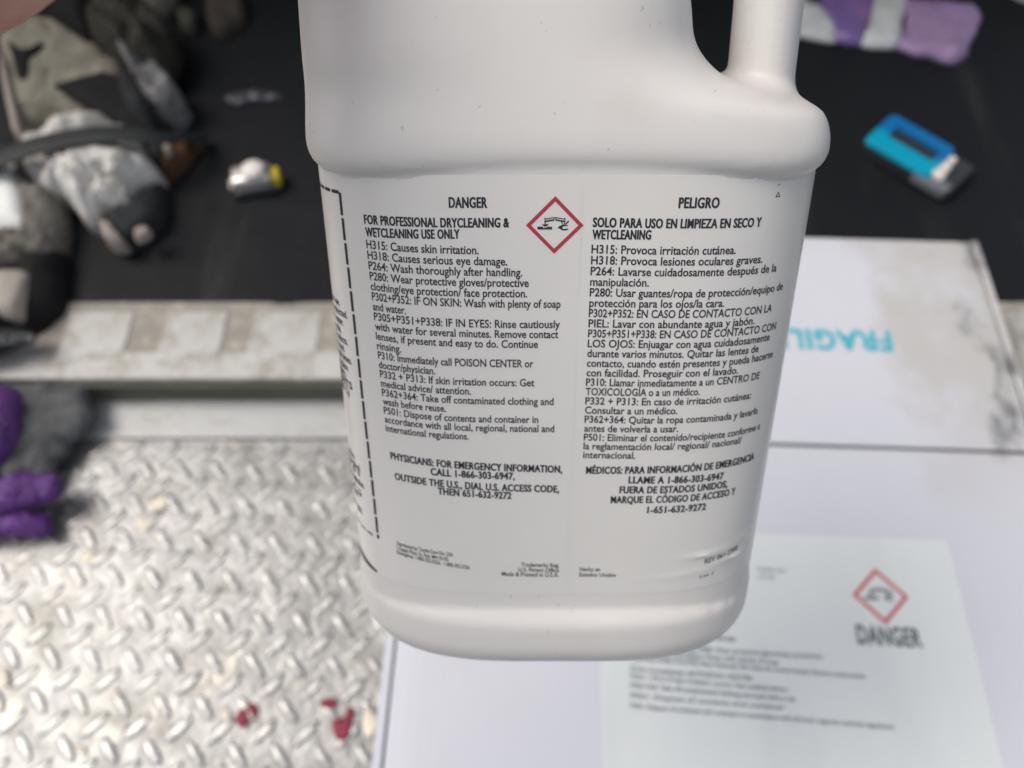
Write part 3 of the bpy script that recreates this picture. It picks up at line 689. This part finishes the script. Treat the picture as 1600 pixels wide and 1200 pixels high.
# FRAGILE reads upside down from here
btext('fragile_print', [bline('FRAGILE', (1388, 520), (1204, 516), .0195, .03)], TEAL, fl1, .0007)
for nd in (): pass
sx0, sx1 = .150, .4255
q0 = bxy(1480, 845); q1 = bxy(940, 1100); sy0 = q0[1]; sx1 = q0[0]; sx0 = q1[0]
def paper():
    nx, ny = 40, 32; v = []; f = []
    for j in range(ny + 1):
        for i in range(nx + 1):
            a, b = i / nx, j / ny; x = sx0 + (sx1 - sx0) * a; y = sy0 - .215 * b
            r = .006; ex, ey = min(x - sx0, sx1 - x), min(b, 1 - b) * .215
            if ex < r and ey < r: x += (r - ex) * .3 * (1 if a < .5 else -1)
            v.append((x, y, flap_z(x, y) + .00055 + .0003 * max(0, noise.noise(Vector((x * 30, y * 8, 4))))))
    N = len(v); v += [(x, y, flap_z(x, y) - .0002) for x, y, z in v]
    for j in range(ny):
        for i in range(nx): a = j * (nx + 1) + i; f.append((a, a + nx + 1, a + nx + 2, a + 1))
    rim = [i for i in range(nx + 1)] + [(j + 1) * (nx + 1) - 1 for j in range(1, ny + 1)] + [ny * (nx + 1) + i for i in reversed(range(nx))] + [j * (nx + 1) for j in reversed(range(1, ny))]
    for i in range(len(rim)): k = (i + 1) % len(rim); f.append((rim[i], rim[k], N + rim[k], N + rim[i]))
    me = bpy.data.meshes.new('hazard_sheet'); me.from_pydata(v, [], f); me.update()
    o = bpy.data.objects.new('hazard_sheet', me); C.objects.link(o); me.materials.append(PAPER); o.parent = bx; return crease(o)
sheet_o = paper(); TZ = .0011
btext('danger_print', [bline('DANGER', (1339, 1006), (1441, 1012), .0128, .03)], BINK, sheet_o, TZ)
W_ = [(1012, 1150, 997, 999, 'H318 Causes serious eye damage.'), (985, 1283, 1010, 1027, 'P264: Wash thoroughly. P280: Wear protective gloves/eye protection'), (985, 1215, 1021, 1036, 'P302+P352: IF ON SKIN: Wash with plenty of soap'),
      (985, 1350, 1030, 1058, 'P305+P351+P338: IF IN EYES: Rinse cautiously with water for several minutes. Remove contact lenses'), (985, 1175, 1046, 1062, 'P310: Immediately call POISON CENTER'), (985, 1228, 1058, 1079, 'P332 + P313: If skin irritation occurs: Get medical advice'),
      (985, 1241, 1072, 1094, 'P362+364: Take off contaminated clothing and wash before use'), (985, 1225, 1088, 1107, 'P501: Dispose of contents and container'), (985, 1396, 1104, 1137, 'P501: Dispose of contents and container in accordance with all local, regional, national regulations')]
btext('sheet_lettering', [bline(s, (a, c + 3), (b, d + 3), .0034, .004) for a, b, c, d, s in W_] + [bline('Textile care', (1182, 893), (1226, 895), .003), bline('1 US GAL', (1182, 905), (1210, 906), .003)], BINK, sheet_o, TZ)
cx_, cy_ = bxy(1374, 932); hw = (bxy(1418, 934)[0] - bxy(1330, 930)[0]) / 2; hh = hw
rt = lambda P: [(cx_ + x, cy_ + y) for x, y in P]
a_ = rt([(0, hh), (hw, 0), (0, -hh), (-hw, 0)]); b_ = rt([(0, hh * .82), (hw * .82, 0), (0, -hh * .82), (-hw * .82, 0)])
btext('hazard_diamond', [(np.array(a_ + b_), [(i, 4 + i, 4 + (i + 1) % 4, (i + 1) % 4) for i in range(4)])], BRED, sheet_o, TZ)
btext('corrosion_symbol', picto(cx_, cy_, hw * .9), BINK, sheet_o, TZ)

# ------------------------------------------------------------------ things on the black mat
m = Mt('blue_plastic', (.005, .15, .40), .38); m.over(m.ramp(m.xyz(1), .004, -.010), (.0, .33, .50)); BLUE = m.m  # cyan along one long side is gloss painted into the colour
m = Mt('dark_plastic', (.03, .035, .042), .4); m.bump(m.noise(200, 2), .0003); DARKP = m.m
m = Mt('smoke_plastic', (.16, .17, .19), .3); m.bump(m.noise(200, 2), .0003); SMOKE = m.m
m = Mt('white_plastic', (.80, .76, .72), .5); m.bump(m.noise(200, 2), .0003); WHITEP = m.m
# blue case, lying skewed
A_ = at(1338, 214, .022); B_ = at(1406, 184, .022); D_ = at(1440, 268, .022); C2 = at(1504, 246, .022)
ax = ((D_ - A_) + (C2 - B_)).normalized(); L_ = ((D_ - A_).length + (C2 - B_).length) / 2; wd = ((B_ - A_).length + (C2 - D_).length) / 2
cen = (A_ + B_ + C2 + D_) / 4; ang = math.atan2(ax.y, ax.x)
case = empty('blue_case'); case.matrix_basis = Matrix.Translation((cen.x, cen.y, 0)) @ Matrix.Rotation(ang, 4, 'Z')
tag(case, 'blue plastic case with a dark window and pale tabs, lying askew on the black mat', 'case')
def cl(name, lo, hi, mat, bevel=.002, seg=3):
    bm = bmesh.new(); box_bm(bm, lo, hi, bevel, seg); me = bpy.data.meshes.new(name); bm.to_mesh(me); bm.free()
    o = bpy.data.objects.new(name, me); C.objects.link(o); me.materials.append(mat); me.shade_smooth(); o.parent = case; return o
hl, hw_ = L_ / 2, wd / 2
cl('case_body', (-hl + .004, -hw_ + .002, .001), (hl + .030, hw_ - .002, .018), DARKP, .003)
cl('clear_end', (hl - .018, -hw_ - .001, .004), (hl + .026, -hw_ + .016, .0195), SMOKE, .003)
def frame_ring(name, x0, x1, y0, y1, ix0, ix1, iy0, iy1, z0, z1, mat):
    r = .007
    def rr(a, b, c, d, r):
        out = []
        for (cx, cy, s) in ((b - r, d - r, 0), (a + r, d - r, 90), (a + r, c + r, 180), (b - r, c + r, 270)):
            for k in range(6): t = math.radians(s + 90 * k / 5); out.append((cx + r * math.cos(t), cy + r * math.sin(t)))
        return out
    o_ = rr(x0, x1, y0, y1, r); i_ = rr(ix0, ix1, iy0, iy1, .002); n = len(o_); v = []
    shr = lambda P, e, cx, cy: [(cx + (x - cx) * e, cy + (y - cy) * e) for x, y in P]
    cx, cy = (x0 + x1) / 2, (y0 + y1) / 2
    for P, z in ((o_, z0), (o_, z1 - .0015), (shr(o_, .97, cx, cy), z1), (i_, z1), (i_, z0)): v += [(x, y, z) for x, y in P]
    f = []
    for k in range(5):
        kk = (k + 1) % 5
        for i in range(n): j = (i + 1) % n; f.append((k * n + i, k * n + j, kk * n + j, kk * n + i))
    me = bpy.data.meshes.new(name); me.from_pydata(v, [], f); o = bpy.data.objects.new(name, me); C.objects.link(o); me.materials.append(mat); o.parent = case; return o
frame_ring('blue_frame', -hl, hl, -hw_, hw_, -hl * .60, hl * .74, -hw_ * .22, hw_ * .48, .0185, .0245, BLUE)
cl('window', (-hl * .61, -hw_ * .23, .0183), (hl * .75, hw_ * .49, .0205), SMOKE if False else DARKP, .0008)
for k in range(3):
    y = -hw_ * .55 + k * hw_ * .52; cl('tab', (hl - .002 + k * .001, y - .0055, .012), (hl + .013 - k * .002, y + .0055, .0262 - k * .001), WHITEP, .003)

# lilac packet
m = Mt('packet_film', (.30, .20, .36), .42); m.over(m.ramp(m.noise(30, 4), .45, .8), (.36, .25, .40))
m.bump(m.noise(60, 4), .002); LILAC = m.m
m = Mt('packet_violet', (.17, .11, .30), .42); m.over(m.ramp(m.noise(20, 4), .45, .7), (.26, .13, .28)); VIOLET = m.m
m = Mt('packet_white', (.52, .54, .54), .45); m.over(m.ramp(m.noise(26, 4), .5, .75), (.42, .44, .43)); m.bump(m.noise(70, 4), .001); PWHITE = m.m
pk = empty('plastic_packet', at(1390, 60, 0)); tag(pk, 'crinkled lilac and white plastic packet lying on the black mat behind the jug handle', 'packet')
pillow('packet_panel', [(1400, 0), (1428, 4), (1528, 16), (1520, 62), (1506, 94), (1482, 102), (1450, 94), (1398, 78), (1412, 40)], 0, .012, LILAC, pk, .004, 40, seed=3)
pillow('packet_seal', [(1366, -5), (1412, -5), (1408, 40), (1398, 76), (1344, 74), (1356, 40)], .001, .0125, PWHITE, pk, .002, 40, seed=4)
pillow('packet_print', [(1284, -6), (1368, -6), (1356, 40), (1346, 72), (1305, 68), (1292, 40)], .0005, .011, VIOLET, pk, .003, 40, seed=5)
pillow('packet_end', [(1180, -6), (1262, 6), (1292, 24), (1304, 48), (1302, 68), (1256, 62), (1180, 50)], .001, .010, PWHITE, pk, .004, 50, seed=6)
m = Mt('maroon_film', (.09, .015, .03), .4); m.bump(m.noise(60, 3), .001); MAROON = m.m
tag(pillow('maroon_wrapper', [(1268, -30), (1330, -34), (1400, -20), (1398, -2), (1340, 4), (1290, 10)], .0, .016, MAROON, None, .003, seed=9), 'dark maroon wrapper edge behind the lilac packet', 'wrapper')
RAG = fabric('white_rag', (.6, .58, .56)); tag(pillow('rag', [(1575, -14), (1700, -14), (1760, 30), (1690, 44), (1620, 16)], 0, .02, RAG, None, .006, seed=10), 'pale rag in the far right corner of the black mat', 'rag')
m = Mt('grey_wrapper', (.055, .055, .07), .4); m.bump(m.noise(90, 3), .001); GW = m.m
tag(pillow('grey_wrapper', [(352, 156), (375, 146), (410, 144), (446, 154), (420, 161), (395, 162), (372, 167)], 0, .006, GW, None, .002, 60, seed=11), 'thin grey wrapper strip on the black mat left of the jug', 'wrapper')

# tape measure: chrome case with yellow blade end
m = Mt('scuffed_chrome', (.88, .84, .80), .30, metal=.75); m.rough(m.noise(120, 4), .2, .5); CHROME = m.m
m = Mt('yellow_plastic', (.60, .48, .03), .45); m.bump(m.noise(150, 2), .0003); YEL = m.m
tp = empty('tape_measure', at(402, 292, 0)); tag(tp, 'small chrome tape measure with a yellow corner on the black mat beside the jug', 'tape measure')
pc = at(402, 290, 0)
def cyl_obj(name, c, r, z0, z1, mat, parent, bev=.003, n=32):
    v, f = lathe([(r - bev, z0), (r, z0 + bev), (r, z1 - bev), (r - bev, z1), (.001, z1 + .0008)], n); v = [(x + c[0], y + c[1], z) for x, y, z in v]
    return mesh(name, v, f, mat, parent, True)
p1 = at(398, 290, 0); ux = (at(440, 294, 0) - at(372, 305, 0)).normalized(); uy = Vector((-ux.y, ux.x, 0))
MT = Matrix(((ux.x, uy.x, 0, p1.x), (ux.y, uy.y, 0, p1.y), (0, 0, 1, 0), (0, 0, 0, 1)))
box('tape_case', (-.022, -.016, .001), (.024, .012, .026), CHROME, tp, .005, 3, MT, True)
bt = at(394, 262, .034); cyl_obj('tape_button', (bt.x, bt.y), .0135, .024, .036, WHITEP, tp)
box('dark_grip', (-.024, -.020, .0015), (.030, -.0165, .010), DARKP, tp, .001, 2, MT)
box('yellow_corner', (.0245, -.014, .003), (.034, .006, .021), YEL, tp, .003, 3, MT, True)
box('tape_hook', (-.027, -.012, .012), (-.0225, .004, .014), CHROME, tp, .0005, 1, MT)

# ------------------------------------------------------------------ heap at the left
BEIGE = fabric('dusty_canvas', (.30, .28, .225), .65, .7, sc=14, crumple=.6)
OLIVE = fabric('dark_olive_cloth', (.045, .043, .034), .5, .6, sc=20, crumple=.9)
BLACKC = fabric('black_cloth', (.012, .012, .013), .7, sc=30)
CHAR = fabric('charcoal_cloth', (.022, .024, .026), 1.6, sc=22)
GREYF = fabric('crinkled_film', (.32, .315, .315), .55, .4, sc=24, crumple=1.2)
SACK = fabric('sack_film', (.74, .72, .68), .66, .5, sc=9, crumple=.6)
TAUPE = fabric('taupe_cloth', (.23, .215, .19), .6, .6, sc=14, crumple=1.)
WPAN = fabric('white_card', (.84, .85, .82), .93, .6, sc=4)
BROWN = fabric('rusty_leather', (.10, .05, .024), .4, sc=30, crumple=.6)
PINKS = fabric('dusty_pink', (.36, .31, .28), .6, sc=30)

cb = empty('canvas_bag', at(130, 150, 0)); tag(cb, 'slumped beige canvas bag with black patches lying under the strap', 'bag')
def P(name, pts, z, H, mat, par, wr=.004, wf=30, seed=0, **k): return pillow(name, pts, z, H, mat, par, wr, wf, seed=seed, **k)
P('bag_body', [(8, 88), (40, 45), (70, 25), (110, 45), (160, 85), (208, 122), (232, 150), (215, 195), (190, 212), (110, 214), (34, 224), (22, 160)], 0, .045, BEIGE, cb, .007, 20, seed=1)
P('side_piping', [(4, 80), (14, 92), (26, 140), (42, 215), (30, 220), (14, 150)], .03, .016, PINKS, cb, .001, seed=2)
P('dark_patch', [(86, 137), (125, 126), (166, 117), (200, 124), (232, 150), (248, 205), (190, 203), (120, 162)], .040, .012, BLACKC, cb, .001, seed=3, sharp=True)
P('inner_fold', [(14, 70), (36, 84), (58, 82), (76, 74), (62, 90), (54, 108), (48, 130), (30, 128), (24, 100)], .040, .012, BLACKC, cb, .001, seed=4)
jk = empty('dark_jacket', at(230, 90, 0)); tag(jk, 'dark olive jacket bundled behind the beige bag', 'jacket')
P('jacket_back', [(35, 38), (80, -10), (170, -20), (175, 10), (168, 60), (150, 84), (100, 62)], .02, .05, BLACKC, jk, .004, seed=5)
P('jacket_sleeve', [(168, 20), (215, 30), (262, 52), (284, 80), (280, 120), (240, 136), (205, 122), (160, 92), (150, 60)], .02, .055, OLIVE, jk, .012, 24, seed=6)
cl2 = empty('cloth', at(240, 20, 0)); tag(cl2, 'pale grey green cloth at the top edge between dark folds', 'cloth')
P('cloth_fold', [(170, -30), (300, -40), (284, 0), (268, 30), (252, 38), (225, 24), (200, 8)], .0, .05, BEIGE, cl2, .004, seed=7)
tag(P('olive_rag', [(280, 30), (300, 24), (312, 40), (306, 58), (290, 58)], 0, .02, fabric('olive_rag', (.07, .068, .055)), None, .003, seed=8), 'small dull olive rag deep in the dark corner', 'rag')
tag(P('brown_rag', [(325, 4), (360, -10), (386, 10), (384, 44), (350, 66), (328, 50)], 0, .02, fabric('brown_rag', (.055, .045, .037)), None, .003, seed=9), 'faint brown rag in the shade beside the jug shoulder', 'rag')
tag(P('plastic_film', [(212, 130), (232, 128), (262, 148), (272, 162), (288, 160), (302, 184), (286, 206), (255, 208), (236, 206), (248, 190), (228, 156)], 0, .055, GREYF, None, .013, 55, seed=12), 'crumpled translucent grey film beside the strap end', 'film')
tag(P('dark_mesh_pouch', [(195, 132), (212, 130), (232, 160), (250, 200), (228, 208), (205, 180)], .03, .035, CHAR, None, .003, 60, seed=13), 'narrow charcoal mesh pouch next to the black bag patch', 'pouch')

sk = empty('plastic_sack', at(170, 290, 0)); tag(sk, 'crumpled off white sack with faint slanting script below the strap', 'sack')
P('sack_body', [(44, 250), (90, 228), (150, 222), (222, 222), (236, 250), (248, 276), (262, 292), (236, 318), (208, 345), (182, 348), (172, 362), (152, 366), (132, 350), (116, 330), (98, 336), (70, 330), (50, 290)], 0, .055, SACK, sk, .014, 30, seed=14)
P('sack_edge', [(42, 250), (54, 262), (66, 300), (92, 345), (112, 332), (112, 400), (96, 430), (70, 420), (62, 380), (52, 300)], 0, .045, TAUPE, sk, .006, 30, seed=15)
m = Mt('faint_print', (.14, .145, .14), .7); m.over(m.ramp(m.noise(80, 3), .45, .65), (.28, .27, .25)); FAINT = m.m
# slanting handwritten marks, worn and unreadable
sp = []; 
def at2(px, py, z): return at(px, py, z)
marks = [[(143, 250), (150, 262), (157, 254), (150, 248)], [(160, 254), (156, 268), (164, 276)], [(164, 274), (172, 270), (178, 282), (170, 284)], [(178, 276), (184, 284), (176, 290), (184, 298), (190, 286)], [(186, 296), (196, 302), (188, 308), (186, 318)], [(192, 306), (198, 318)]]
v = []; f = []
for mk in marks:
    path = crom([at(x, y, .078) for x, y in mk], 5, False); vv, ff = tube_ring(path, round_prof(.0028, .0012, 8)); o = len(v); v += vv; f += [tuple(o + i for i in q) for q in ff]
wm = mesh('worn_script', v, f, FAINT, sk)
sk_me = None
wp = tag(P('white_panel', [(-60, 330), (0, 300), (36, 266), (48, 290), (60, 340), (62, 372), (30, 386), (0, 402), (-60, 430)], .02, .03, WPAN, None, .0015, seed=16, sharp=True), 'plain bright white panel leaning out of the left edge', 'panel')
tc = empty('taupe_cloth', at(60, 430, 0)); tag(tc, 'taupe cloth folded under the white panel at the left edge', 'cloth')
P('cloth_roll', [(-70, 420), (0, 400), (60, 374), (100, 350), (114, 380), (108, 420), (90, 430), (72, 438), (40, 446), (-70, 450)], 0, .04, TAUPE, tc, .012, 26, seed=17)
P('cloth_corner', [(2, 436), (60, 436), (58, 470), (44, 500), (24, 506), (6, 496)], .02, .025, fabric('pale_taupe', (.36, .33, .29), .75, sc=20), tc, .002, seed=18)
gl = empty('black_cap', at(60, 480, 0)); tag(gl, 'black cap with grey lettering on its rim, half on the sill at the left edge', 'cap')
P('cap_crown', [(-70, 430), (20, 420), (78, 402), (110, 396), (113, 440), (106, 480), (86, 506), (56, 526), (20, 536), (-70, 560)], .0, .035, BLACKC, gl, .003, seed=19)
P('cap_rim', [(-60, 522), (40, 518), (56, 524), (50, 540), (20, 546), (0, 556), (-60, 566)], .022, .012, CHAR, gl, .001, seed=20)
gp = fabric('grey_stitching', (.15, .155, .16), .8)
v, f, w = glyphs('OCSTR', .02)
a0, a1 = at(-22, 538, .0362), at(52, 535, .0362); d = (a1 - a0); n_ = Vector((-d.y, d.x, 0)).normalized(); L__ = d.length; d.normalize()
V3 = [a0 + d * (p[0] / w * L__) + n_ * (p[1] * .010) for p in v]; o = mesh('rim_lettering', V3, f, gp, gl); sol = o.modifiers.new('s', 'SOLIDIFY'); sol.thickness = .0012
bt_ = empty('leather_boot', at(220, 340, 0)); tag(bt_, 'scuffed black leather glove with a pink worn tip under the sack', 'glove'); bt_.name = 'leather_glove'
P('glove_back', [(205, 342), (236, 318), (266, 300), (268, 330), (262, 356), (240, 380), (215, 396), (192, 394), (178, 372), (182, 348)], 0, .03, CHAR, bt_, .003, seed=21)
P('worn_tip', [(166, 362), (180, 362), (194, 376), (206, 394), (186, 397), (172, 386)], .012, .026, PINKS, bt_, .002, seed=22)
P('worn_spot', [(216, 364), (236, 360), (238, 372), (222, 382), (214, 378)], .025, .012, PINKS, bt_, .001, seed=23)
bs = empty('leather_scrap', at(280, 260, 0)); tag(bs, 'rusty brown leather scrap with dark pink speckles at the strap end', 'scrap')
P('scrap_brown', [(254, 268), (272, 246), (290, 230), (310, 236), (306, 252), (284, 276), (264, 290)], 0, .02, BROWN, bs, .004, 60, seed=24)
P('scrap_dark', [(230, 222), (262, 218), (286, 226), (276, 248), (256, 270), (240, 258)], .004, .022, CHAR, bs, .003, seed=25)
P('pink_fleck', [(258, 236), (268, 232), (272, 242), (264, 248)], .022, .008, PINKS, bs, .001, seed=26)
m = Mt('strap_webbing', (.013, .017, .018), .6); m.bump(m.noise(1, 2, .5, m.mp((700, 700, 1))), .0004); STRAP = m.m
path = crom([at(-90, 272, .05), at(-20, 252, .066), at(50, 230, .074), at(120, 214, .074), at(190, 209, .070), at(245, 213, .060), at(285, 214, .040), at(315, 214, .012)], 8, False)
v, f = tube_ring(path, lambda t: round_prof(.0165 - .0065 * t, .0028, 12))
tag(mesh('strap', v, f, STRAP, None, True), 'wide black webbing strap curving across the bag and the sack', 'strap')

# ------------------------------------------------------------------ gloves at the left edge
m = Mt('purple_nitrile', (.125, .04, .215), .55, spec=.55); m.over(m.ramp(m.noise(18, 4), .45, .75), (.12, .03, .22)); m.bump(m.noise(150, 4), .0008); m.bump(m.noise(45, 4, .5, None, 1.5), .012, 1.); PURP = m.m
GREYG = fabric('grey_knit', (.13, .135, .14), .6, .55, sc=18, crumple=.5)
def blob(name, segs, mat, parent, k=.006, h=.0028, wr=0.0, wf=50.):
    P_ = np.array([q for s in segs for q in (s[0], s[1])]); R = max(max(s[2], s[3]) for s in segs) + .012
    def fn(X, Y, Z):
        d = None
        for a, b, r0, r1 in segs:
            c = capsule(X, Y, Z, a, b, r0, r1); d = c if d is None else smin(d, c, k)
        if wr: d = d + wr * (np.sin(X * wf + 2 * np.sin(Y * wf * .7)) * np.sin(Y * wf * 1.3 + 1.5 * np.sin(Z * wf + X * wf * .5)))
        return d
    V, Q = nets(fn, P_.min(0) - R, P_.max(0) + R, h); return link_np(name, V, Q, mat, parent)
def link_np(name, V, Q, mat, parent):
    o = mesh_np(name, V, Q, mat, None)
    if parent is not None:
        o.parent = parent; o.matrix_parent_inverse = parent.matrix_basis.inverted()
    return o
pg = empty('purple_glove', at(0, 700, ZP)); tag(pg, 'glossy purple rubber glove bunched over the step at the left edge', 'glove')
A = lambda x, y, z: tuple(at(x, y, z))
blob('glove_palm', [(A(-120, 640, .0), A(-8, 650, .0), .045, .030), (A(-120, 700, -.01), A(-10, 690, .0), .045, .026), (A(-110, 760, -.01), A(-40, 790, -.012), .035, .02)], PURP, pg, .012, wr=.0032, wf=70)
for nm, segs in (('glove_finger', [(A(-60, 800, -.008), A(30, 768, -.004), .019, .018), (A(30, 768, -.004), A(76, 762, -.008), .0175, .014)]), ('glove_finger', [(A(-30, 820, -.016), A(36, 818, -.02), .013, .0125), (A(36, 818, -.02), A(64, 822, -.023), .0125, .0105), ]), ('glove_finger', [(A(-60, 610, .0), A(0, 640, .008), .02, .02), (A(0, 640, .008), A(0, 668, .006), .020, .019)])):
    blob(nm, segs, PURP, pg, .005, .0020, .0019, 110)
gg = empty('grey_glove', at(90, 680, ZP)); tag(gg, 'grey knit work glove crumpled against the purple glove on the step', 'glove')
blob('glove_cuff', [(A(30, 640, -.01), A(120, 622, -.012), .016, .013), (A(20, 670, -.012), A(125, 648, -.014), .018, .014), (A(20, 700, -.012), A(112, 672, -.018), .016, .013), (A(30, 730, -.02), A(92, 704, -.022), .016, .012), (A(60, 715, -.018), A(132, 640, -.02), .012, .010), (A(0, 690, -.02), A(70, 740, -.025), .016, .012)], GREYG, gg, .006, .0025, .0008, 70)
blob('glove_thumb', [(A(28, 618, -.004), A(70, 616, -.01), .012, .011), (A(70, 616, -.01), A(100, 612, -.014), .011, .009)], GREYG, gg, .005, .0025, .0005, 90)

# ------------------------------------------------------------------ shreds and flecks on the tread plate
m = Mt('red_petal', (.24, .02, .05), .6); m.over(m.ramp(m.noise(120, 3), .45, .7), (.22, .01, .03)); PET = m.m
G = 'red paper shreds on the tread plate'
for i, (pts, lb) in enumerate((([(372, 1112), (384, 1108), (390, 1126), (380, 1138), (370, 1130)], 'longer dark red shred of the left pair near the bottom edge'), ([(386, 1104), (396, 1098), (404, 1110), (396, 1120)], 'small red shred, upper one of the left pair'), ([(498, 1098), (520, 1090), (528, 1100), (514, 1108)], 'narrow red shred above the biggest red shred'),
        ([(520, 1124), (538, 1120), (544, 1106), (554, 1110), (550, 1130), (545, 1152), (528, 1156), (520, 1142)], 'biggest crumpled dark red shred on the tread plate'))):
    tag(pillow('red_shred', pts, ZP + .0008, .0018, PET, None, .0012, 160, K=6, seed=30 + i, n=4), lb, 'shred', G)
m = Mt('fleck_cream', (.80, .72, .60), .55); m.bump(m.noise(200, 2), .0004); FLECK = m.m
flecks = [((247, 790, 22, 13, .3), 'largest cream fleck on the tread plate right of the purple glove'), ((222, 820, 16, 12, -.5), 'cream fleck just below left of the largest fleck'), ((142, 872, 18, 10, .6), 'long cream fleck below the purple glove fingers'),
         ((8, 1060, 14, 18, .2), 'pale fleck cut by the left edge of the picture'), ((128, 1172, 15, 6, -.4), 'thin pale fleck low on the left of the plate'), ((182, 1086, 9, 10, .1), 'small pale fleck above the thin low fleck'), ((352, 1118, 16, 9, .5), 'pale fleck beside the left pair of red shreds'), ((576, 1128, 14, 22, .2), 'pale fleck between the red shreds and the white box')]
for i, ((x, y, a, b, r), lb) in enumerate(flecks):  # flat irregular cream flecks lying on the plate
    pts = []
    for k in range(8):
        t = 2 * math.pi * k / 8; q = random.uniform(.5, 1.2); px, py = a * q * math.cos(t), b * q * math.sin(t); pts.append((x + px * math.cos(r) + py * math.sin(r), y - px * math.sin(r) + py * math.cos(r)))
    tag(pillow('pale_fleck', pts, ZP + .0008, .0014, FLECK, None, .0009, 220, K=4, seed=50 + i, sharp=True), lb, 'paint flake', 'cream flecks on the tread plate')

for o in bpy.data.objects:                      # print whose letters are too small to pick apart one by one
    if o.name in ('small_print', 'side_lettering', 'side_band', 'sheet_lettering', 'english_lettering', 'spanish_lettering'): o['kind'] = 'stuff'
